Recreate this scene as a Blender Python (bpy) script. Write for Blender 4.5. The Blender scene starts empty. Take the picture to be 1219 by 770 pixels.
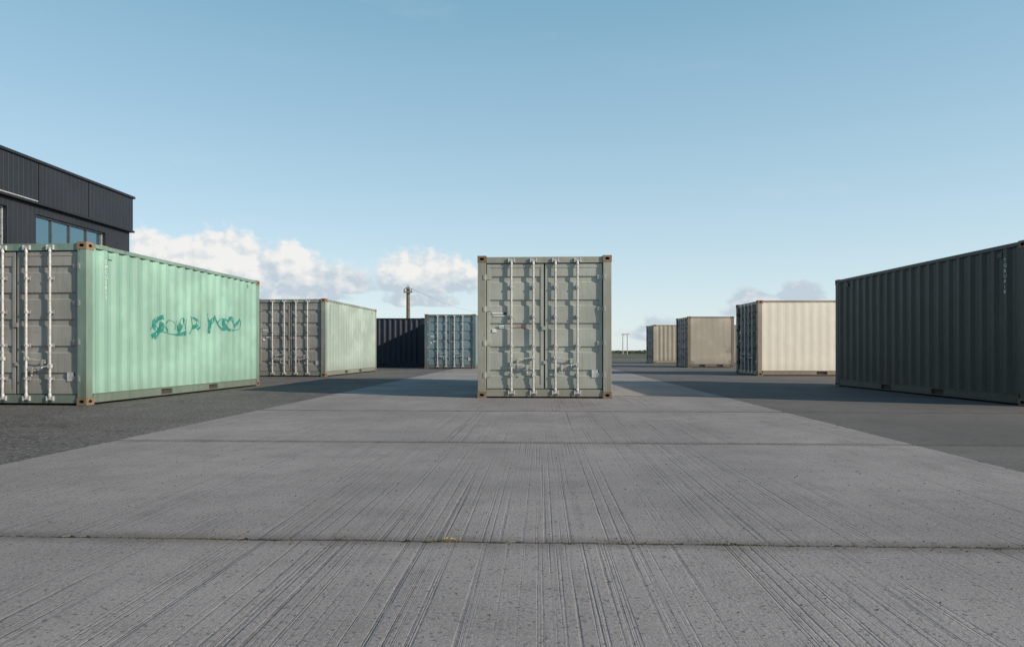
import bpy, bmesh, math, random
from mathutils import Vector, Matrix
random.seed(7)
R = math.radians
scene = bpy.context.scene
SUN_AZ, SUN_EL = 115.0, 23.5     # clockwise from +Y, elevation

# ------------------------------------------------------------------ helpers
class NT:
    """small helper for node trees"""
    def __init__(s, tree):
        s.t = tree; s.n = tree.nodes; s.l = tree.links
    def put(s, sock, v):
        if v is None: return
        if isinstance(v, bpy.types.NodeSocket): s.l.new(v, sock)
        else:
            if hasattr(sock.default_value, '__len__') and not hasattr(v, '__len__'):
                v = [v]*len(sock.default_value)
            if hasattr(v, '__len__') and len(sock.default_value) == 4 and len(v) == 3: v = (*v, 1)
            sock.default_value = v
    def math(s, op, a, b=None, c=None, clamp=False):
        n = s.n.new('ShaderNodeMath'); n.operation = op; n.use_clamp = clamp
        s.put(n.inputs[0], a); s.put(n.inputs[1], b); s.put(n.inputs[2], c)
        return n.outputs[0]
    def vmath(s, op, a, b=None):
        n = s.n.new('ShaderNodeVectorMath'); n.operation = op
        s.put(n.inputs[0], a); s.put(n.inputs[1], b)
        return n.outputs['Value'] if op in ('LENGTH', 'DOT_PRODUCT') else n.outputs[0]
    def noise(s, vec, scale, detail=4, rough=.55, dist=0):
        n = s.n.new('ShaderNodeTexNoise'); s.l.new(vec, n.inputs['Vector'])
        n.inputs['Scale'].default_value = scale; n.inputs['Detail'].default_value = detail
        n.inputs['Roughness'].default_value = rough; n.inputs['Distortion'].default_value = dist
        return n.outputs[0]
    def voro(s, vec, scale, out='Distance', feature='F1'):
        n = s.n.new('ShaderNodeTexVoronoi'); n.feature = feature
        s.l.new(vec, n.inputs['Vector']); n.inputs['Scale'].default_value = scale
        return n.outputs[out]
    def ss(s, v, a, b, o0=0., o1=1.):
        n = s.n.new('ShaderNodeMapRange'); n.interpolation_type = 'SMOOTHSTEP'
        s.put(n.inputs[0], v); s.put(n.inputs[1], a); s.put(n.inputs[2], b)
        s.put(n.inputs[3], o0); s.put(n.inputs[4], o1)
        return n.outputs[0]
    def mix(s, f, a, b, mode='MIX'):
        n = s.n.new('ShaderNodeMix'); n.data_type = 'RGBA'; n.blend_type = mode
        s.put(n.inputs[0], f); s.put(n.inputs[6], a); s.put(n.inputs[7], b)
        return n.outputs[2]
    def comb(s, x, y, z):
        n = s.n.new('ShaderNodeCombineXYZ')
        s.put(n.inputs[0], x); s.put(n.inputs[1], y); s.put(n.inputs[2], z)
        return n.outputs[0]
    def sep(s, v):
        n = s.n.new('ShaderNodeSeparateXYZ'); s.l.new(v, n.inputs[0]); return n.outputs
    def bump(s, h, strength, dist, normal=None):
        n = s.n.new('ShaderNodeBump'); n.inputs['Strength'].default_value = strength
        n.inputs['Distance'].default_value = dist; s.l.new(h, n.inputs['Height'])
        if normal is not None: s.l.new(normal, n.inputs['Normal'])
        return n.outputs[0]

def new_mat(name):
    m = bpy.data.materials.new(name); m.use_nodes = True
    nt = NT(m.node_tree); b = m.node_tree.nodes['Principled BSDF']
    tc = m.node_tree.nodes.new('ShaderNodeTexCoord')
    return m, nt, b, tc.outputs['Object']

def paint(name, col, rust=.5, dirt=.5, rough=.5, low=.5, patch=0.0, metallic=0.):
    m, n, b, o = new_mat(name)
    big = n.noise(o, 1.1, 3, .6)
    streak = n.noise(n.vmath('MULTIPLY', o, (9, 9, .6)), 1.0, 4, .65)
    fine = n.noise(o, 38, 2, .6)
    z = n.sep(o)[2]
    kb = .84 if dirt > .15 else .93
    c = n.mix(n.ss(big, .35, .7), tuple(x*kb for x in col), tuple(min(1, x*(1.94-kb)) for x in col))
    c = n.mix(n.math('MULTIPLY', n.ss(streak, .5, .78), .22*dirt+.03), c, (col[0]*.6+.2, col[1]*.6+.2, col[2]*.6+.19) if sum(col) > .3 else tuple(x*1.7+.02 for x in col))
    g = n.math('MULTIPLY', n.ss(streak, .5, .28), .65*dirt)
    c = n.mix(g, c, tuple(x*.36+.008 for x in col))
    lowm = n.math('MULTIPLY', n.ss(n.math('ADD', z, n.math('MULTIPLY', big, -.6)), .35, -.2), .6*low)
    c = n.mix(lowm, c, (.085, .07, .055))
    if patch:
        pm = n.math('MULTIPLY', n.ss(n.noise(n.vmath('MULTIPLY', o, (1.3, 1.3, 2)), 1.0, 5, .6), .5, .6), n.ss(z, 1.5, .6))
        c = n.mix(n.math('MULTIPLY', pm, patch), c, (.16, .15, .14))
    rn = n.noise(o, 7.5, 6, .68)
    rs = n.noise(n.vmath('MULTIPLY', o, (16, 16, 1.1)), 1.0, 5, .7)
    rm = n.math('MAXIMUM', n.ss(rn, .69-.06*rust, .73-.06*rust), n.math('MULTIPLY', n.ss(rs, .68-.05*rust, .8-.05*rust), .5))
    rm = n.math('MULTIPLY', rm, min(1, rust*1.6))
    c = n.mix(rm, c, n.mix(fine, (.085, .03, .014), (.21, .095, .045)))
    n.put(b.inputs['Base Color'], c)
    n.put(b.inputs['Roughness'], n.math('ADD', n.math('MULTIPLY', fine, .2), rough-.1, clamp=True))
    b.inputs['Metallic'].default_value = metallic
    n.put(b.inputs['Normal'], n.bump(n.noise(o, 2.6, 2), .40, .022))
    return m

def plain(name, col, rough=.6, metallic=0., var=.25, scale=12):
    m, n, b, o = new_mat(name)
    nn = n.noise(o, scale, 4, .6)
    n.put(b.inputs['Base Color'], n.mix(n.ss(nn, .3, .7), tuple(x*(1-var) for x in col), tuple(min(1, x*(1+var)) for x in col)))
    b.inputs['Roughness'].default_value = rough; b.inputs['Metallic'].default_value = metallic
    return m

class MB:
    def __init__(s): s.v = []; s.f = []; s.m = []
    def add(s, vs, fs, mi=0):
        k = len(s.v); s.v += [tuple(v) for v in vs]
        for f in fs: s.f.append([k+i for i in f]); s.m.append(mi)
    def box(s, x0, x1, y0, y1, z0, z1, mi=0):
        x0, x1 = sorted((x0, x1)); y0, y1 = sorted((y0, y1)); z0, z1 = sorted((z0, z1))
        s.add([(x0,y0,z0),(x1,y0,z0),(x1,y1,z0),(x0,y1,z0),(x0,y0,z1),(x1,y0,z1),(x1,y1,z1),(x0,y1,z1)],
              [(0,3,2,1),(4,5,6,7),(0,1,5,4),(1,2,6,5),(2,3,7,6),(3,0,4,7)], mi)
    def cyl(s, p0, p1, r0, r1=None, n=12, mi=0):
        r1 = r0 if r1 is None else r1
        p0 = Vector(p0); p1 = Vector(p1); d = (p1-p0).normalized()
        a = d.orthogonal().normalized(); b = d.cross(a)
        vs = []
        for p, r in ((p0, r0), (p1, r1)):
            for i in range(n):
                t = 2*math.pi*i/n; vs.append(p+a*math.cos(t)*r+b*math.sin(t)*r)
        fs = [(i, (i+1) % n, n+(i+1) % n, n+i) for i in range(n)]
        fs += [tuple(range(n-1, -1, -1)), tuple(range(n, 2*n))]
        s.add(vs, fs, mi)
    def strip(s, pts_a, pts_b, mi=0):
        n = len(pts_a); s.add(list(pts_a)+list(pts_b), [(i, i+1, n+i+1, n+i) for i in range(n-1)], mi)
    def obj(s, name, mats, parent=None, bevel=0, smooth=False):
        me = bpy.data.meshes.new(name); me.from_pydata(s.v, [], s.f)
        for m in mats: me.materials.append(m)
        me.polygons.foreach_set('material_index', s.m)
        if smooth: me.polygons.foreach_set('use_smooth', [True]*len(s.f))
        me.update()
        o = bpy.data.objects.new(name, me); scene.collection.objects.link(o)
        if parent: o.parent = parent
        if bevel:
            bm = o.modifiers.new('bevel', 'BEVEL'); bm.width = bevel; bm.segments = 2; bm.limit_method = 'ANGLE'
            bm.angle_limit = R(50)
        return o

def empty(name, loc=(0,0,0), rz=0):
    e = bpy.data.objects.new(name, None); scene.collection.objects.link(e)
    e.location = loc; e.rotation_euler = (0, 0, rz); e.empty_display_size = .3
    return e

# ------------------------------------------------------------------ container
W, H, L20 = 2.438, 2.591, 6.058
COR = [(0, 0), (.072, 0), (.140, .036), (.210, .036)]   # offset, inset
PITCH = .278
def corr_pts(a, b, dep=1.0):
    n = max(1, round((b-a-.072)/PITCH)); k = (b-a)/(n*PITCH+.072)
    pts = []
    for i in range(n):
        for o, d in COR: pts.append((a+(i*PITCH+o)*k, d*dep))
    pts += [(a+(n*PITCH)*k, 0), (b, 0)]
    return pts
def prof(pts, y):
    for i in range(len(pts)-1):
        if pts[i][0] <= y <= pts[i+1][0]:
            t = (y-pts[i][0])/max(1e-6, pts[i+1][0]-pts[i][0]); return pts[i][1]*(1-t)+pts[i+1][1]*t
    return 0

def holed_face(mb, c, u, v, n, hu, hv, ru, rv, mi, dark):
    N = 20; outer = []; inner = []; deep = []
    c = Vector(c); u = Vector(u); v = Vector(v); n = Vector(n)
    for i in range(N):
        t = 2*math.pi*(i+.5)/N; ct, st = math.cos(t), math.sin(t)
        k = min(hu/abs(ct) if abs(ct) > 1e-6 else 9, hv/abs(st) if abs(st) > 1e-6 else 9)
        outer.append(c+u*ct*k+v*st*k)
        inner.append(c+u*ct*ru+v*st*rv); deep.append(c+u*ct*ru+v*st*rv-n*.03)
    for su in (-1, 1):
        for sv in (-1, 1):
            p = c+u*su*hu+v*sv*hv
            j = min(range(N), key=lambda q: (outer[q]-p).length); outer[j] = p
    fs = [(i, (i+1) % N, N+(i+1) % N, N+i) for i in range(N)]
    mb.add(outer+inner, fs, mi)
    mb.add(inner+deep, fs, dark); mb.add(deep, [tuple(range(N))], dark)

def casting(mb, cx, cy, cz, mi=0, dark=1):
    hx, hy, hz = .081, .089, .059
    X, Y, Z = Vector((1,0,0)), Vector((0,1,0)), Vector((0,0,1))
    c = Vector((cx, cy, cz))
    for s in (-1, 1):
        holed_face(mb, c+X*s*hx, Y, Z, X*s, hy, hz, .042, .026, mi, dark)
        holed_face(mb, c+Y*s*hy, X, Z, Y*s, hx, hz, .042, .026, mi, dark)
        holed_face(mb, c+Z*s*hz, Y, X, Z*s, hy, hx, .056, .03, mi, dark)

def text(s, size, loc, rot, mat, parent, name='marking', align='LEFT', line=1.0):
    cu = bpy.data.curves.new(name, 'FONT'); cu.body = s; cu.size = size; cu.align_x = align
    cu.space_line = line; cu.extrude = .0005; cu.materials.append(mat)
    o = bpy.data.objects.new(name, cu); scene.collection.objects.link(o)
    o.location = loc; o.rotation_euler = rot; o.parent = parent
    return o

M_gasket = plain('rubber_gasket', (.018, .018, .018), .8)
M_dark = plain('dark_void', (.008, .008, .008), .9)
M_galv = plain('galvanised_steel', (.50, .50, .49), .45, .3, .25, 20)
M_white = plain('white_decal', (.72, .72, .70), .6, 0, .08)
M_red = plain('red_decal', (.45, .06, .05), .6)
M_black = plain('black_decal', (.03, .03, .03), .6)
M_rust = paint('rusty_casting', (.24, .16, .09), 1.0, 1.0, .75)
M_wood = plain('floor_underside', (.05, .04, .03), .9)

def container(loc, a, length, side, door, frame, cast=M_rust, rods=M_galv, code='KRLU 204716 3', decals=True, markside=None, markcol=None, doors=True, dep=1.0):
    """door end centre at loc, axis heading a degrees clockwise from +Y"""
    e = empty('shipping_container', (loc[0], loc[1], 0), R(-a))
    w = W/2; L = length
    f = MB()
    for sx in (-1, 1):
        for y0, y1 in ((.006, .15), (L-.15, L-.006)):
            f.box(sx*(w-.155), sx*(w-.006), y0, y1, .118, H-.118)
        f.box(sx*(w-.065), sx*(w-.004), .178, L-.178, H-.075, H-.012)
        cuts = [L/2-1.03, L/2-.67, L/2+.67, L/2+1.03] if L > 5 else [L/2-.6, L/2-.3, L/2+.3, L/2+.6]
        xs = [.178]+cuts+[L-.178]
        for i in range(0, len(xs), 2): f.box(sx*(w-.055), sx*(w-.012), xs[i], xs[i+1], .035, .165)
        for i in (1, 3):
            f.box(sx*(w-.055), sx*(w-.012), xs[i], xs[i+1], .142, .165)
            f.box(sx*(w-.055), sx*(w-.012), xs[i], xs[i+1], .035, .048)
        f.box(sx*(w-.058), sx*(w-.004), .178, L-.178, .166, .178)
        f.box(sx*(w-.058), sx*(w-.004), .178, L-.178, .028, .034)
    for y0, y1 in ((.03, .14), (L-.14, L-.03)):
        f.box(-w+.163, w-.163, y0, y1, H-.13, H-.02)
        f.box(-w+.163, w-.163, y0, y1, .03, .16)
    f.obj('frame', [frame], e, .006)
    g = MB()
    for i in (1, 3):
        g.box(-w+.057, w-.057, xs[i]-.01, xs[i+1]+.01, .05, .14)
    g.box(-w+.06, w-.06, .15, L-.15, .145, .16)
    y = .45
    while y < L-.3:
        if not any(abs(y-(xs[i]+xs[i+1])/2) < .28 for i in (1, 3)):
            g.box(-w+.06, w-.06, y, y+.05, .05, .144)
        y += .3
    g.obj('floor_crossmembers', [M_wood], e)
    c = MB()
    for sx in (-1, 1):
        for y in (.089, L-.089):
            for z in (.059, H-.059): casting(c, sx*(w-.081), y, z)
    c.obj('corner_castings', [cast, M_dark], e)
    s = MB(); pts = corr_pts(.15, L-.15, dep)
    z0, z1 = .178, H-.075
    for sx in (-1, 1):
        s.strip([(sx*(w-.014-d), y, z0) for y, d in pts], [(sx*(w-.014-d), y, z1) for y, d in pts])
    ep = corr_pts(-w+.155, w-.155, dep)
    s.strip([(x, L-.045-d, .16) for x, d in ep], [(x, L-.045-d, H-.13) for x, d in ep])
    if not doors:
        s.strip([(x, .045+d, .16) for x, d in ep], [(x, .045+d, H-.13) for x, d in ep])
    s.strip([(-w+.06, y, H-.022-d*.55) for y, d in pts], [(w-.06, y, H-.022-d*.55) for y, d in pts])
    if dep > .5:
        for sx in (-1, 1):
            for y in (.15+PITCH*1.62, L-.15-PITCH*1.36):
                s.box(sx*(w-.052), sx*(w-.02), y-.05, y+.05, H-.21, H-.13)
    s.obj('corrugated_walls_roof', [side], e)
    if doors:
        d = MB(); g = MB(); r = MB(); xi = w-.158
        for sx in (-1, 1):
            x0, x1 = .014, xi-.012
            zb, zt = .175, H-.145
            d.box(sx*x0, sx*(x0+.055), .050, .1, zb, zt)
            d.box(sx*(x1-.055), sx*x1, .050, .1, zb, zt)
            d.box(sx*(x0+.055), sx*(x1-.055), .052, .1, zt-.07, zt)
            d.box(sx*(x0+.055), sx*(x1-.055), .052, .1, zb, zb+.07)
            za, zc = zb+.07, zt-.07; n = 5; p = (zc-za)/n; zz = [(za, .060)]
            for i in range(n):
                b0 = za+i*p
                zz += [(b0+p*.36, .060), (b0+p*.41, .084), (b0+p*.59, .084), (b0+p*.64, .060)]
            zz.append((zc, .060))
            A = [(sx*(x0+.055), y, z) for z, y in zz]; B = [(sx*(x1-.055), y, z) for z, y in zz]
            d.strip(A, B)
            g.box(sx*.001, sx*.0135, .056, .09, zb, zt)
            g.box(sx*(x1+.0005), sx*(xi+.002), .053, .09, zb-.012, zt+.012)
            g.box(sx*.001, sx*(x1), .058, .09, zt+.001, zt+.014); g.box(sx*.001, sx*(x1), .058, .09, zb-.014, zb-.001)
            for hz in (.42, 1.0, 1.62, 2.2):
                d.box(sx*(xi-.10), sx*(xi-.004), .038, .049, hz-.04, hz+.04)
                d.cyl((sx*(xi+.012), .018, hz-.06), (sx*(xi+.012), .018, hz+.06), .016, n=10)
                d.box(sx*(xi+.012), sx*(xi+.05), -.004, .006, hz-.045, hz+.045)
            for k, rx in enumerate((.20, .60)):
                X = sx*rx
                r.cyl((X, .010, .11), (X, .010, H-.09), .0185, n=14)
                for bz in (.42, .95, 1.48, 2.02):
                    d.box(X-.050, X+.050, .036, .0505, bz-.03, bz+.03)
                    r.box(X-.022, X+.022, -.012, .036, bz-.018, bz+.018)
                for bz, sg in ((.105, 1), (H-.085, -1)):
                    r.box(X-.035, X+.035, -.002, .028, bz-.022, bz+.022)
                    r.box(X-.062, X-.040, -.004, .029, bz-.038, bz+.038)
                    r.box(X+.040, X+.062, -.004, .029, bz-.038, bz+.038)
                    r.cyl((X, .010, bz+sg*.03), (X, .010, bz+sg*.075), .025, n=12)
                hz = .74 if k == 0 else .62
                dirx = sx if k == 0 else -sx
                xe = X+dirx*.34
                r.box(X-.026, X+.026, -.014, .040, hz-.03, hz+.03)
                n_ = 6
                for q in range(n_):
                    t0, t1 = q/n_, (q+1)/n_
                    zc0 = hz-.03*math.sin(t0*math.pi/2); zc1 = hz-.03*math.sin(t1*math.pi/2)
                    xa, xb = X+dirx*(.02+.32*t0), X+dirx*(.02+.32*t1)
                    r.add([(xa,-.012,zc0-.010),(xb,-.012,zc1-.010),(xb,-.012,zc1+.010),(xa,-.012,zc0+.010),
                           (xa,-.002,zc0-.010),(xb,-.002,zc1-.010),(xb,-.002,zc1+.010),(xa,-.002,zc0+.010)],
                          [(0,1,2,3),(7,6,5,4),(3,2,6,7),(1,0,4,5),(1,5,6,2),(0,3,7,4)])
                d.box(xe-dirx*.09, xe-dirx*.02, -.001, .05, hz-.08, hz-.045)
                d.box(xe-dirx*.075, xe-dirx*.035, -.02, -.013, hz-.11, hz-.01)
                r.cyl((xe-dirx*.055, -.018, hz-.13), (xe-dirx*.055, -.018, hz-.16), .012, n=8)
        d.box(-.05, .04, .030, .049, 1.24, 1.31)
        d.box(-.02, .045, .032, .0495, .62, .68)
        d.obj('doors', [door], e, .003); g.obj('door_gaskets', [M_gasket], e); r.obj('locking_rods', [rods], e, .003)
        if decals:
            t = MB()
            t.box(-.95, -.76, .046, .0495, 1.535, 1.56, 0); t.box(-.93, -.70, .046, .0595, 1.49, 1.505, 0)
            t.box(-.74, -.69, .046, .0595, 1.525, 1.565, 2)
            t.box(-.82, -.70, .0465, .0595, 1.27, 1.33, 0); t.box(-.81, -.72, .0445, .046, 1.285, 1.30, 2)
            t.box(-.53, -.33, .0455, .0595, 1.30, 1.312, 1); t.box(-.95, -.88, .0465, .0595, 1.20, 1.26, 0)
            t.box(-.50, -.32, .0465, .0595, .50, .60, 3)
            for q in range(4): t.box(-.49, -.36-.02*(q % 2), .0445, .046, .515+q*.02, .520+q*.02, 2)
            t.box(.86, .97, .0465, .0595, .38, .52, 3)
            t.obj('door_stickers', [M_white, M_red, M_black, M_galv], e)
    if markside:
        rows = '\n'.join(code.replace(' ', ''))
        yb = pts[4][0]+.012; sx = markside; rz = R(90) if sx > 0 else R(-90)
        text(rows, .085, (sx*(w-.011), yb+(.0 if sx > 0 else .05), 2.3), (R(90), 0, rz), markcol or M_white, e, 'id_marking', 'LEFT', 1.0)
    return e, pts

def P(name, c, **k): return paint(name, c, **k)
def from_right(corner, a):
    return (corner[0]-W/2*math.cos(R(a)), corner[1]+W/2*math.sin(R(a)))

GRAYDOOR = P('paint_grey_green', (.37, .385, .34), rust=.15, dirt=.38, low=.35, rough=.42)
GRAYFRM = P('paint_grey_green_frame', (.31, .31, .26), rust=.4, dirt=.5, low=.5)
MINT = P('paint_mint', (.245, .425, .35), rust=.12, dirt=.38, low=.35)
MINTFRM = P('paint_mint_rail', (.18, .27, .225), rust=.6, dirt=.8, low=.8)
DOOR_L = P('paint_grey_door_dimmed', (.29, .29, .27), rust=.25, dirt=.5, low=.5)  # grey lowered so the colour carries the weaker light on this face
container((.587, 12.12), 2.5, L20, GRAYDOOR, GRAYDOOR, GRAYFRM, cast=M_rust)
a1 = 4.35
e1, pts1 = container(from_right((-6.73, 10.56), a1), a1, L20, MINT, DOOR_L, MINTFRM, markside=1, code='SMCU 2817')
# graffiti : sprayed ribbons that follow the corrugation
mg, n, b, o = new_mat('spray_paint')
n.put(b.inputs['Base Color'], (.014, .21, .18)); b.inputs['Roughness'].default_value = .6
tr = mg.node_tree.nodes.new('ShaderNodeBsdfTransparent'); ms = mg.node_tree.nodes.new('ShaderNodeMixShader')
n.put(ms.inputs[0], n.ss(n.noise(o, 13, 5, .7), .34, .54, .08, .92)); n.l.new(tr.outputs[0], ms.inputs[1]); n.l.new(b.outputs[0], ms.inputs[2])
n.l.new(ms.outputs[0], mg.node_tree.nodes['Material Output'].inputs[0])
def arc(cx, cz, rx, rz, t0, t1, n=26): return [(cx+rx*math.cos(R(t0+(t1-t0)*i/n)), cz+rz*math.sin(R(t0+(t1-t0)*i/n))) for i in range(n+1)]
strokes = [arc(1.95, 1.36, .16, .13, 110, 330), [(1.75, 1.12), (1.95, 1.24), (2.2, 1.2), (2.5, 1.17), (2.9, 1.22)], arc(2.3, 1.34, .17, .11, -40, 250),
           [(2.5, 1.45), (2.62, 1.24), (2.72, 1.5), (2.86, 1.28), (2.9, 1.5)], arc(3.12, 1.44, .16, .10, -120, 130), [(2.96, 1.2), (3.06, 1.36), (3.0, 1.56)],
           [(3.62, 1.64), (3.78, 1.46), (3.74, 1.24)], [(3.78, 1.46), (3.98, 1.62), (4.1, 1.44)], arc(4.3, 1.46, .22, .12, 20, 300),
           [(4.45, 1.36), (4.66, 1.62), (4.86, 1.40), (5.05, 1.60)], arc(4.75, 1.5, .42, .17, 160, 400), [(3.25, 1.3), (3.42, 1.4), (3.4, 1.62)],
           [(1.7, 1.24), (1.9, 1.46), (2.1, 1.5)], [(1.8, 1.1), (2.05, 1.4), (2.12, 1.3)]]
gb = MB()
for si, st in enumerate(strokes):
    dense = []
    for i in range(len(st)-1):
        (ya, za), (yb, zb_) = st[i], st[i+1]; L_ = math.hypot(yb-ya, zb_-za); k = max(1, int(L_/.012))
        for q in range(k): t = q/k; dense.append((ya+(yb-ya)*t, za+(zb_-za)*t))
    dense.append(st[-1]); A = []; B = []
    for _ in range(6): dense = [dense[0]]+[((dense[i-1][0]+dense[i+1][0])/2, (dense[i-1][1]+dense[i+1][1])/2) for i in range(1, len(dense)-1)]+[dense[-1]]
    for i, (y, z) in enumerate(dense):
        p0 = dense[max(0, i-2)]; p1 = dense[min(len(dense)-1, i+2)]
        dy, dz = p1[0]-p0[0], p1[1]-p0[1]; l = math.hypot(dy, dz) or 1
        wd = .028+.020*math.sin(i*.06+si*2)
        off = .0022+si*.0004
        for S, lst in ((1, A), (-1, B)):
            yy, zz = y-dz/l*wd*S, z+dy/l*wd*S
            lst.append((W/2-.014-prof(pts1, yy)+off, yy, zz))
    gb.strip(A, B)
gb.obj('graffiti', [mg], e1)
yb = MB(); yb.box(W/2-.05, W/2-.003, .32, .52, H-.011, H-.006); yb.obj('yellow_tape', [plain('yellow', (.6, .42, .03))], e1)

PALE = P('paint_pale_green', (.31, .385, .345), rust=.1, dirt=.4)
container(from_right((-6.17, 22.1), 4.4), 4.4, L20, PALE, P('paint_door2', (.28, .28, .26), rust=.3, dirt=.6), P('paint_frame2', (.24, .26, .23), rust=.4, dirt=.6), markside=1, markcol=M_black)
NAVY = P('paint_navy', (.014, .020, .036), rust=.0, dirt=.2, low=.2)
container((-4.66, 35.5+W/2), -90, L20, NAVY, NAVY, NAVY, cast=NAVY, decals=False)
BG = P('paint_blue_grey', (.16, .23, .26), rust=.25, dirt=.6)
container((-2.94, 31.7), 2.0, L20, BG, BG, P('paint_bg_frame', (.10, .14, .15), rust=.4))
KH = P('paint_khaki', (.39, .34, .27), rust=.12, dirt=.35); KHD = P('paint_khaki_shaded_end', (.12, .10, .085), rust=.4, dirt=.6)  # door end darker than the khaki side: its shade is painted in
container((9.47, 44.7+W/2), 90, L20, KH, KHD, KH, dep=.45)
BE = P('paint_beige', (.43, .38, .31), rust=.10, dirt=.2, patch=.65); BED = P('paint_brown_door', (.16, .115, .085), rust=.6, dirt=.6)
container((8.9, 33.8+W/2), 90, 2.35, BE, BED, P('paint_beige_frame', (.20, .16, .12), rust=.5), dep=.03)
CR = P('paint_cream', (.84, .77, .65), rust=.0, dirt=.04, low=.2); CRD = P('paint_shaded_door', (.035, .035, .035), rust=.5, dirt=.5)  # near-black door colour carries the shade on the cream container's left end
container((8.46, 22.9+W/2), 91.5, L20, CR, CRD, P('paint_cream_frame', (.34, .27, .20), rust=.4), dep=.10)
DG = P('paint_dark_green', (.027, .036, .034), rust=.05, dirt=.5, low=.25)
container((7.98+W/2, 10.36), -.4, L20, DG, DG, P('paint_dg_frame', (.040, .048, .044), rust=.4, low=.25), cast=P('dark_casting', (.12, .085, .05), rust=1), markside=-1, code='TGBU 418')

# ------------------------------------------------------------------ ground
m, n, b, o = new_mat('grass_land')
c = n.mix(n.ss(n.noise(o, .05, 6), .35, .65), (.045, .055, .022), (.12, .11, .055))
c = n.mix(n.ss(n.noise(o, .6, 5), .4, .7), c, (.05, .06, .025)); n.put(b.inputs['Base Color'], c); b.inputs['Roughness'].default_value = .95
g = MB(); g.add([(-3000,-3000,-.03),(3000,-3000,-.03),(3000,3000,-.03),(-3000,3000,-.03)], [(0,1,2,3)])
g.obj('ground', [m])
m, n, b, o = new_mat('old_asphalt')
v1 = n.voro(o, 60, 'Color'); sp = n.sep(v1)[0]; big = n.noise(o, .35, 5, .6); mid = n.noise(o, 2.2, 5, .65)
grit = n.noise(o, 22, 4, .78)
c = n.mix(n.ss(big, .35, .65), (.066, .061, .058), (.125, .116, .11))
c = n.mix(n.math('MULTIPLY', n.ss(mid, .45, .7), .65), c, (.17, .157, .148))
c = n.mix(n.math('MULTIPLY', n.ss(grit, .5, .68), .6), c, (.26, .24, .225))
c = n.mix(n.math('MULTIPLY', n.ss(grit, .48, .33), .75), c, (.026, .024, .023))
c = n.mix(n.math('MULTIPLY', n.ss(sp, .8, .98), .7), c, (.30, .285, .27))
c = n.mix(n.math('MULTIPLY', n.ss(sp, .2, .05), .7), c, (.02, .02, .02))
wv = n.vmath('ADD', o, n.vmath('MULTIPLY', n.comb(mid, big, 0), (1.6, 2.2, 0)))
crack = n.voro(wv, .30, 'Distance', 'DISTANCE_TO_EDGE')
c = n.mix(n.ss(crack, .006, .001, 0, .6), c, (.02, .02, .018))
n.put(b.inputs['Base Color'], c); b.inputs['Roughness'].default_value = .85
n.put(b.inputs['Normal'], n.bump(n.noise(o, 30, 4, .78), .9, .02))
g = MB(); g.add([(-70,-30,-.006),(70,-30,-.006),(70,62,-.006),(-70,62,-.006)], [(0,1,2,3)]); g.obj('asphalt_yard', [m])
g = MB(); g.box(-70, 70, 62.0, 62.2, -.04, .11); g.obj('yard_kerb', [plain('kerb_concrete', (.16, .155, .15), .9)])

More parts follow.
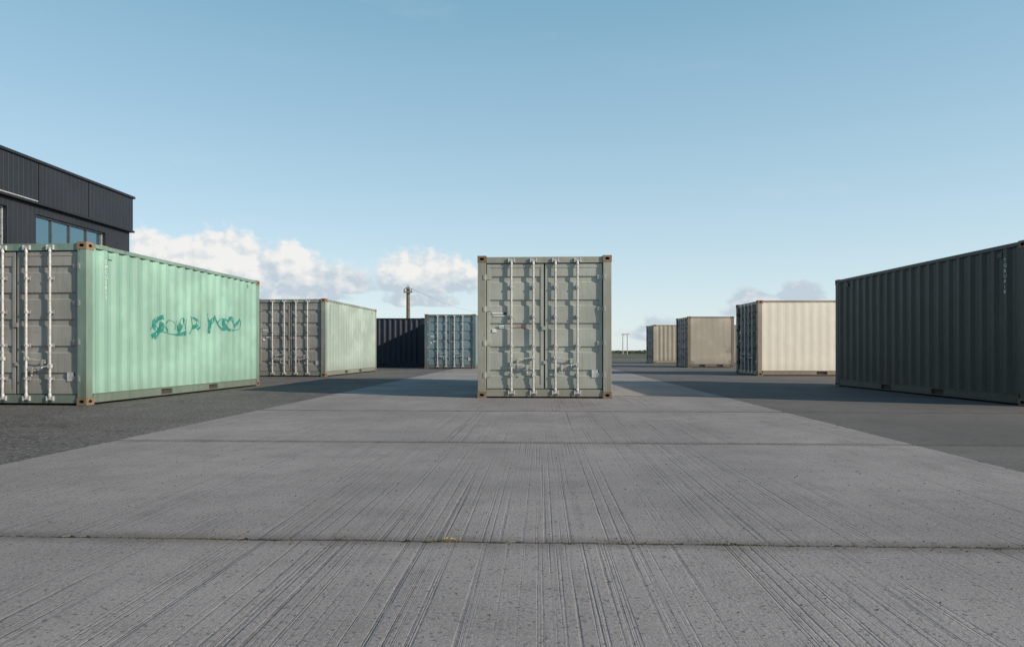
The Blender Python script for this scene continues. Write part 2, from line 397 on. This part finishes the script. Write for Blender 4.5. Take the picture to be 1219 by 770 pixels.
PX, PY, X0, Y0 = 7.55, 3.27, -4.1, -.24
def slab_mat(name, tint, groove=1.0):
    m, n, b, o = new_mat(name)
    s = n.sep(o)
    iy = n.math('FLOOR', n.math('DIVIDE', n.math('SUBTRACT', s[1], Y0), PY)); ix = n.math('FLOOR', n.math('DIVIDE', n.math('SUBTRACT', s[0], X0), PX))
    wn = m.node_tree.nodes.new('ShaderNodeTexWhiteNoise'); n.l.new(n.comb(ix, iy, 0), wn.inputs['Vector'])
    rv = wn.outputs['Value']
    big = n.noise(o, .5, 5, .62); mid = n.noise(o, 3.2, 6, .7); fine = n.noise(o, 75, 4, .75)
    x = n.math('ADD', s[0], n.math('MULTIPLY', n.math('SUBTRACT', rv, .5), n.math('MULTIPLY', s[1], .012)))
    x = n.math('ADD', x, n.math('MULTIPLY', mid, .006))
    y = n.math('ADD', s[1], n.math('MULTIPLY', iy, 7.3))
    g1 = n.noise(n.comb(n.math('MULTIPLY', x, 50), n.math('MULTIPLY', y, .16), 0), 1.0, 2, .62)
    g2 = n.noise(n.comb(n.math('MULTIPLY', x, 120), n.math('MULTIPLY', y, .5), 3.), 1.0, 1, .6)
    brk = n.noise(n.comb(n.math('MULTIPLY', x, 30), n.math('MULTIPLY', y, 6.0), 9.), 1.0, 4, .75)
    zone = n.math('MULTIPLY', n.ss(n.noise(n.comb(n.math('MULTIPLY', x, 1.3), n.math('MULTIPLY', y, .25), 0), 1.0, 3), .38, .60, .12, 1), n.ss(mid, .30, .52, .35, 1))
    core = n.ss(g1, .475, .35)
    line = n.math('MULTIPLY', core, n.ss(brk, .38, .58, .15, 1))
    line = n.math('MAXIMUM', line, n.math('MULTIPLY', n.ss(g2, .47, .32), .45))
    line = n.math('MULTIPLY', n.math('MULTIPLY', line, zone), groove)
    sp = n.sep(n.voro(o, 110, 'Color'))[0]
    chips = n.math('MULTIPLY', n.ss(n.noise(o, 28, 3, .6), .66, .72), groove*.3+.4)
    c = n.mix(n.ss(big, .32, .68), tuple(t*.76 for t in tint), tuple(t*1.10 for t in tint))
    c = n.mix(n.math('MULTIPLY', n.ss(mid, .45, .70), .48), c, tuple(t*.58 for t in tint))
    c = n.mix(n.math('MULTIPLY', n.ss(fine, .45, .7), .55), c, tuple(t*1.45 for t in tint))
    c = n.mix(n.math('MULTIPLY', n.ss(fine, .45, .3), .6), c, tuple(t*.45 for t in tint))
    c = n.mix(n.math('MULTIPLY', n.ss(sp, .9, 1), .75), c, tuple(t*.28 for t in tint))
    c = n.mix(chips, c, tuple(t*.25 for t in tint))
    c = n.mix(n.math('MULTIPLY', line, .58), c, tuple(t*.30 for t in tint))
    fy = n.math('FRACT', n.math('DIVIDE', n.math('SUBTRACT', s[1], Y0), PY))
    ed = n.math('MULTIPLY', n.math('SUBTRACT', .5, n.math('ABSOLUTE', n.math('SUBTRACT', fy, .5))), PY)
    edn = n.math('ADD', ed, n.math('MULTIPLY', mid, -.12))
    c = n.mix(n.ss(edn, .08, -.06, 0, .45), c, (.06, .05, .042))
    c = n.mix(1.0, c, n.comb(*[n.ss(rv, 0, 1, .90, 1.06)]*3), 'MULTIPLY')
    n.put(b.inputs['Base Color'], c)
    b.inputs['Roughness'].default_value = .88
    hh = n.math('ADD', n.math('MULTIPLY', n.math('MULTIPLY', core, zone), -.8*groove), n.math('MULTIPLY', fine, .75))
    n.put(b.inputs['Normal'], n.bump(hh, .75, .0065))
    return m
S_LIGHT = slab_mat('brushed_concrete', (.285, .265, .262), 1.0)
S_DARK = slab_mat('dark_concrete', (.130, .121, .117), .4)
pav = empty('concrete_pavement', (0, 0, 0), R(-2.4))
def slabs(name, xr, rows, mat, zt=0.0):
    mb = MB()
    for (xa, xb) in xr:
        for ry in rows:
            ya, yb = Y0+ry*PY, Y0+(ry+1)*PY
            near = ya < 10; gx = .003
            pts = []
            def jit(n, amp):
                out = []; v = 0
                for _ in range(n):
                    v = v*.8+random.uniform(-amp, amp)
                    out.append(max(-.003, v+(random.uniform(.004, .018) if random.random() < .10 else 0)))
                return out
            n = 280 if near else 8
            gl = .0125 if ry == 1 else .005; gh = .0125 if ry == 0 else .005
            j = jit(n, .0028); pts += [(xa+gx+(xb-xa-2*gx)*i/n, ya+gl+j[i]) for i in range(n)]
            n2 = 60 if near else 6
            j = jit(n2, .0012); pts += [(xb-gx-j[i], ya+gl+(yb-ya-gl-gh)*i/n2) for i in range(n2)]
            j = jit(n, .0028); pts += [(xb-gx-(xb-xa-2*gx)*i/n, yb-gh-j[i]) for i in range(n)]
            j = jit(n2, .0012); pts += [(xa+gx+j[i], yb-gh-(yb-ya-gl-gh)*i/n2) for i in range(n2)]
            N = len(pts)
            mb.add([(x, y, zt) for x, y in pts]+[(x, y, zt-.03) for x, y in pts],
                   [tuple(range(N))]+[(N+i, N+(i+1) % N, (i+1) % N, i) for i in range(N)])
    return mb.obj(name, [mat], pav)
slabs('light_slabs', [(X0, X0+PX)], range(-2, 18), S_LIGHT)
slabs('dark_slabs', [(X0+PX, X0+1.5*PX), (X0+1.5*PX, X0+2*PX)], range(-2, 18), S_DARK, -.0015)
m, n, b, o = new_mat('joint_soil')
n.put(b.inputs['Base Color'], n.mix(n.ss(n.noise(o, 9, 6, .75), .52, .70), (.006, .005, .004), (.12, .07, .03))); b.inputs['Roughness'].default_value = 1
n.put(b.inputs['Normal'], n.bump(n.noise(o, 80, 4), .8, .01))
g = MB()
for ry in range(-2, 19):
    y = Y0+ry*PY; g.add([(X0, y-.045, -.0048), (X0+2*PX, y-.045, -.0048), (X0+2*PX, y+.045, -.0048), (X0, y+.045, -.0048)], [(0,1,2,3)])
g.obj('joint_filler', [m], pav)

M_weed = plain('weed_green', (.10, .13, .035), .9, 0, .5, 60); M_straw = plain('dry_straw', (.20, .14, .065), .9, 0, .5, 60)
M_yel = plain('yellow_flower', (.75, .55, .03), .8)
g = MB(); rnd = random.Random(3)
def blade(x, y, h, mi):
    t = rnd.uniform(0, 6.28); lx, ly = rnd.uniform(-.6, .6)*h, rnd.uniform(-.6, .6)*h; w_ = h*.09+.0008
    g.add([(x-w_*math.cos(t), y-w_*math.sin(t), -.005), (x+w_*math.cos(t), y+w_*math.sin(t), -.005), (x+lx, y+ly, h)], [(0,1,2)], mi)
XR = 9.6
for ry, cnt in ((1, 1100), (2, 300), (3, 200)):
    y0 = Y0+ry*PY
    cl = [rnd.uniform(X0, X0+XR) for _ in range(14)]
    for _ in range(cnt):
        x = rnd.gauss(rnd.choice(cl), .12) if rnd.random() < .8 else rnd.uniform(X0, X0+XR)
        blade(x, y0+rnd.gauss(0, .005), rnd.uniform(.002, .007), rnd.choice((0, 1, 1)))
for cx, k, hh in ((-.42, 110, .018), (.80, 150, .012), (.95, 80, .010), (-1.5, 40, .01)):
    for _ in range(k): blade(cx+rnd.gauss(0, .035), Y0+PY+rnd.gauss(0, .007), rnd.uniform(.3, 1)*hh, rnd.choice((0, 0, 1)))
for _ in range(8):
    x, y, z = -.42+rnd.gauss(0, .02), Y0+PY+rnd.gauss(0, .006), rnd.uniform(.010, .016)
    g.box(x-.002, x+.002, y-.002, y+.002, z, z+.003, 2)
g.obj('joint_weeds', [M_weed, M_straw, M_yel], pav)
g = MB()
for _ in range(1900):
    x, y = rnd.uniform(-4, 4.5), rnd.uniform(1.5, 10)
    if rnd.random() < .35: y = Y0+PY*rnd.choice((1, 1, 2, 3))+rnd.gauss(0, .05)
    s_ = rnd.uniform(.0012, .0045); t = rnd.uniform(0, 3)
    vs = []
    for sz in (0, 1):
        for q in range(5):
            an = t+q*1.257; rr = s_*rnd.uniform(.7, 1.2)*(1-.35*sz); vs.append((x+rr*math.cos(an), y+rr*math.sin(an), s_*1.1*sz))
    g.add(vs, [(5,6,7,8,9)]+[(i, (i+1) % 5, 5+(i+1) % 5, 5+i) for i in range(5)])
g.obj('loose_grit', [plain('grit', (.09, .08, .075), .9, 0, .6, 4)], pav)

# ------------------------------------------------------------------ building
bl = empty('office_building', (-15.2, 26.8, 0), R(-1.7))
m, n, b, o = new_mat('charcoal_cladding')
s = n.sep(o); rib = n.math('ABSOLUTE', n.math('SUBTRACT', n.math('FRACT', n.math('MULTIPLY', n.math('ADD', s[1], s[0]), 5.0)), .5))
c = n.mix(n.ss(n.noise(o, .7, 4), .3, .7), (.011, .0145, .021), (.018, .022, .031)); c = n.mix(n.ss(rib, .44, .48), c, (.007, .008, .011))
n.put(b.inputs['Base Color'], c); b.inputs['Roughness'].default_value = .55
n.put(b.inputs['Normal'], n.bump(n.ss(rib, .42, .48, 1, 0), .5, .02))
M_clad = m
M_trim = plain('dark_trim', (.012, .013, .016), .45); M_wtrim = plain('pale_trim', (.36, .37, .38), .5); M_wf = plain('window_frame', (.07, .075, .08), .5)
m, n, b, o = new_mat('window_glass'); n.put(b.inputs['Base Color'], (.16, .27, .33)); b.inputs['Roughness'].default_value = .06
b.inputs['Metallic'].default_value = .8
M_glass = m
FR = [(-24.0, -22.0), (-19, -14.6), (-12.6, -6.3), (-5.1, -1.55)]
g = MB()
seams = [0, -2.7, -5.15, -7.5, -10, -12.5, -15, -17.5, -20, -22.5, -25]
for i in range(len(seams)-1):
    g.box(-.6, 0, seams[i+1]+.02, seams[i]-.02, 5.66, 6.93)
g.box(-12, -.602, -25, -.02, 5.6, 6.8)
def wall_with_open(x0, x1, za, zb, openings, w0, w1):
    ys = sorted(openings); cur = -25
    for a_, b_ in ys:
        g.box(x0, x1, cur, a_, za, zb); g.box(x0, x1, a_, b_, za, w0); g.box(x0, x1, a_, b_, w1, zb); cur = b_
    g.box(x0, x1, cur, -.06, za, zb)
wall_with_open(-.6, -.12, 3.3, 5.655, FR, 3.95, 5.3)
wall_with_open(-.6, -.12, 0, 3.298, FR, .95, 2.5)
g.box(-12, -.602, -25, -.06, 0, 5.598)
g.obj('walls', [M_clad], bl)
g = MB()
g.box(-12.05, .06, -25.05, .06, 6.935, 7.03); g.box(-.62, .05, -25.02, .03, 5.58, 5.655)
g.box(-.115, -.02, -25, -.05, 3.22, 3.30)
g.obj('roof_trim', [M_trim], bl, .01)
g = MB(); g.box(.004, .03, -25, -5.2, 5.665, 5.70); g.obj('pale_trim', [M_wtrim], bl)
gg = MB(); fr = MB(); fw = MB()
for (a_, b_) in FR:
    for w0, w1 in ((3.95, 5.3), (.95, 2.5)):
        gg.box(-.5, -.30, a_, b_, w0, w1)
        k = max(2, round((b_-a_)/.85))
        for i in range(k+1):
            yy = a_+(b_-a_)*i/k; (fw if i in (0, k) else fr).box(-.295, -.25, yy-.025 if i else yy, yy+.025 if i < k else yy, w0+.05, w1-.05)
        fw.box(-.295, -.24, a_, b_, w0, w0+.05); fw.box(-.295, -.24, a_, b_, w1-.05, w1)
        if w0 > 3: fr.box(-.292, -.26, a_, b_, w0+.42, w0+.45)
gg.obj('windows', [M_glass], bl); fr.obj('window_mullions', [M_wf], bl); fw.obj('window_frames', [M_wtrim], bl)

# ------------------------------------------------------------------ poles
M_pole = plain('weathered_timber', (.16, .12, .085), .9, 0, .3, 5)
def upole(x, y, h):
    e = empty('utility_pole', (x, y, -.02))
    g = MB(); g.cyl((0,0,0), (0,0,h), .17, .13, 12); g.obj('pole', [M_pole], e, smooth=False)
    g = MB(); g.box(-.32, .32, -.22, -.13, h-.42, h-.30); g.box(-.16, .16, -.3, -.13, h-.16, h-.02)
    for q in (-.27, .27): g.cyl((q,-.17,h-.30), (q,-.17,h-.12), .035, .05, 8)
    g.cyl((.0,-.02,h), (.0,-.02,h+.18), .05, .03, 8)
    g.obj('crossarm_insulators', [plain('insulators', (.22, .20, .18), .5)], e); return e
p1 = upole(-7.77, 50, 5.6); p2 = upole(-4.9, 112, 7.4)
g = MB(); A = Vector((.27, -.17, 5.5)); B = Vector((-4.9+7.77+.27, 62-.17, 7.28)); prev = A
for i in range(1, 25):
    t = i/24; q = A.lerp(B, t); q.z -= 4*t*(1-t)*.5; g.cyl(prev, q, .007, n=5); prev = q
g.obj('overhead_wire', [M_gasket], p1)
for x in (24.9, 25.9):
    e = empty('street_lamp', (x, 150, 0)); g = MB(); g.cyl((0,0,0), (0,0,4.4), .11, .08, 8)
    g.cyl((0,0,4.35), (.0+(.5 if x < 25.5 else -.3),0,4.5), .07, n=8); g.box(-.35, .55, -.18, .18, 4.46, 4.58)
    g.obj('post_and_head', [plain('lamp_grey', (.35, .35, .34), .6)], e)

M_leaf = plain('scrub_leaves', (.05, .06, .028), .95, 0, .5, .4)
g = MB(); rnd = random.Random(11)
for i in range(5200):
    x = rnd.uniform(-240, 240); band = rnd.random(); y = 170+60*band
    hmax = .55+.55*abs(math.sin(x*.11)+math.sin(x*.037+1))*.6
    z = rnd.uniform(0, hmax); r_ = rnd.uniform(.25, .75)
    c0 = Vector((x, y, z)); vs = [c0+Vector((rnd.uniform(-1, 1)*r_*1.6, rnd.uniform(-1, 1)*r_, rnd.uniform(-.6, .6)*r_)) for _ in range(4)]
    g.add(vs, [(0,1,2), (0,2,3), (0,3,1), (1,3,2)])
g.obj('distant_hedge', [M_leaf])
def shed(name, x, y, wx, wy, h, wall, roof, pitch=.5):
    e = empty(name, (x, y, -.02)); g = MB(); g.box(0, wx, 0, wy, 0, h); g.obj('walls', [wall], e)
    g = MB(); g.add([(-.2,-.2,h+.003),(wx+.2,-.2,h+.003),(wx+.2,wy+.2,h+.003),(-.2,wy+.2,h+.003),(-.2,wy/2,h+pitch),(wx+.2,wy/2,h+pitch)],
                    [(0,1,5,4),(2,3,4,5),(0,4,3),(1,2,5)]); g.obj('roof', [roof], e)
    g = MB()
    for i in range(3): g.box(wx*(.15+.28*i), wx*(.28+.28*i), -.03, -.004, h*.25, h*.75)
    g.obj('openings', [M_trim], e)
MW = plain('shed_wall', (.32, .31, .29)); MR = plain('shed_roof', (.14, .10, .085))
shed('distant_shed', 45, 185, 7, 6, 1.5, MW, MR); shed('distant_shed', 63, 190, 5, 6, 2.0, MW, MR); shed('distant_shed', -40, 210, 12, 6, 2.0, MW, MR)

# ------------------------------------------------------------------ sky
w = bpy.data.worlds.new('World'); scene.world = w; w.use_nodes = True
n = NT(w.node_tree); bg = w.node_tree.nodes['Background']
sky = w.node_tree.nodes.new('ShaderNodeTexSky'); sky.sky_type = 'NISHITA'; sky.sun_disc = False
sky.sun_elevation = R(SUN_EL); sky.sun_rotation = R(SUN_AZ); sky.altitude = 0
sky.air_density = 1.0; sky.dust_density = .6; sky.ozone_density = 1.5
STR = .10
tc = w.node_tree.nodes.new('ShaderNodeTexCoord'); d = tc.outputs['Generated']; s = n.sep(d)
az = n.math('ARCTAN2', s[0], s[1]); el = n.math('ARCSINE', s[2]); ae = n.comb(az, el, 0)
def pa(x, y):
    a_ = math.atan((x-609.5)/795); return a_, math.atan((417-y)/795*math.cos(a_))
# cumulus groups on the horizon: (left, right, top, base, weight)
CL = [(145, 210, 268, 322, 1.05), (195, 340, 272, 336, 1.15), (305, 395, 288, 335, 1.1), (190, 450, 306, 346, 1.0),
      (355, 460, 314, 352, .95), (435, 575, 298, 352, 1.15), (290, 425, 334, 362, .95), (420, 575, 340, 368, .6),
      (715, 900, 368, 410, .6), (860, 940, 340, 366, 1), (910, 995, 334, 362, 1.05), (850, 1000, 352, 380, .8),
      (-420, -120, 240, 330, 1), (1500, 2300, 250, 340, 1)]
B = None
for (x0, x1, yt, yb_, wgt) in CL:
    a0, _ = pa(x0, 400); a1_, _ = pa(x1, 400); _, e1_ = pa((x0+x1)/2, yt); _, e0_ = pa((x0+x1)/2, yb_)
    ec = e0_*.72+e1_*.28
    ds = n.sep(n.vmath('SUBTRACT', ae, ((a0+a1_)/2, ec, 0)))
    up = n.math('DIVIDE', n.math('MAXIMUM', ds[1], 0), e1_-ec); dn = n.math('DIVIDE', n.math('MINIMUM', ds[1], 0), ec-e0_)
    q = n.vmath('LENGTH', n.comb(n.math('DIVIDE', ds[0], (a1_-a0)/2), n.math('ADD', up, dn), 0))
    val = n.math('MULTIPLY_ADD', q, -1.0, 1.0+(wgt-1)*.6)
    B = val if B is None else n.math('SMOOTH_MAX', B, val, .1)
cv = n.vmath('MULTIPLY', ae, (1, 1.25, 1))
n1 = n.noise(cv, 26, 6, .56); sh = n.vmath('ADD', cv, (.009, .013, 0)); n2 = n.noise(sh, 26, 4, .5)
dens = n.math('ADD', B, n.math('MULTIPLY', n.math('SUBTRACT', n1, .475), 1.65))
alpha = n.ss(dens, .0, .34)
lit = n.math('ADD', .60, n.math('MULTIPLY', n.math('SUBTRACT', n1, n2), 3.2))
lit = n.math('ADD', lit, n.math('MULTIPLY', n.ss(dens, .15, .9), .2))
lit = n.math('ADD', lit, n.ss(el, .085, .130, -.65, .25), clamp=True)
ccol = n.mix(lit, (5.3, 6.2, 6.95), (9.0, 8.85, 8.6))
hz = n.noise(n.vmath('MULTIPLY', ae, (2.2, 9, 1)), 1.6, 4, .6)
rp = w.node_tree.nodes.new('ShaderNodeValToRGB'); n.l.new(n.math('DIVIDE', n.math('MAXIMUM', el, 0), math.pi/2), rp.inputs[0])
cr = rp.color_ramp; cr.elements[0].position = 0; cr.elements[0].color = (.72, .81, .84, 1); cr.elements[1].position = 1; cr.elements[1].color = (.025, .075, .14, 1)
for p_, c_ in ((.05, (.62, .75, .80, 1)), (.11, (.49, .67, .76, 1)), (.20, (.345, .55, .675, 1)), (.32, (.20, .41, .555, 1)), (.42, (.10, .23, .34, 1)), (.6, (.05, .13, .22, 1))):
    q = cr.elements.new(p_); q.color = c_
air = n.vmath('SCALE', rp.outputs[0]); air.node.inputs['Scale'].default_value = 10.0
col = n.mix(.15, air, n.vmath('MULTIPLY', sky.outputs[0], (2.1, 2.2, 2.3)))
col = n.mix(n.math('MULTIPLY', n.ss(hz, .55, .8), .08), col, (7.5, 8, 8.4))
col = n.mix(n.math('MULTIPLY', alpha, .95), col, ccol)
n.l.new(col, bg.inputs['Color']); bg.inputs['Strength'].default_value = STR
try: w.cycles.sampling_method = 'NONE'
except Exception: pass

sl = bpy.data.lights.new('sun', 'SUN'); sl.energy = 5.0; sl.angle = R(.53); sl.color = (1, .87, .71)
so = bpy.data.objects.new('sun', sl); scene.collection.objects.link(so)
dirv = Vector((math.sin(R(SUN_AZ))*math.cos(R(SUN_EL)), math.cos(R(SUN_AZ))*math.cos(R(SUN_EL)), math.sin(R(SUN_EL))))
so.rotation_euler = dirv.to_track_quat('Z', 'Y').to_euler(); so.location = dirv*50

# ------------------------------------------------------------------ camera
cd = bpy.data.cameras.new('camera'); cam = bpy.data.objects.new('camera', cd); scene.collection.objects.link(cam)
cam.location = (0, 0, .87); cam.rotation_euler = (R(90), 0, 0)
cd.lens = 23.48; cd.sensor_width = 36; cd.shift_y = 32/1219; cd.clip_end = 8000; cd.clip_start = .05
scene.camera = cam
scene.view_settings.view_transform = 'Standard'; scene.view_settings.look = 'None'; scene.view_settings.exposure = 0
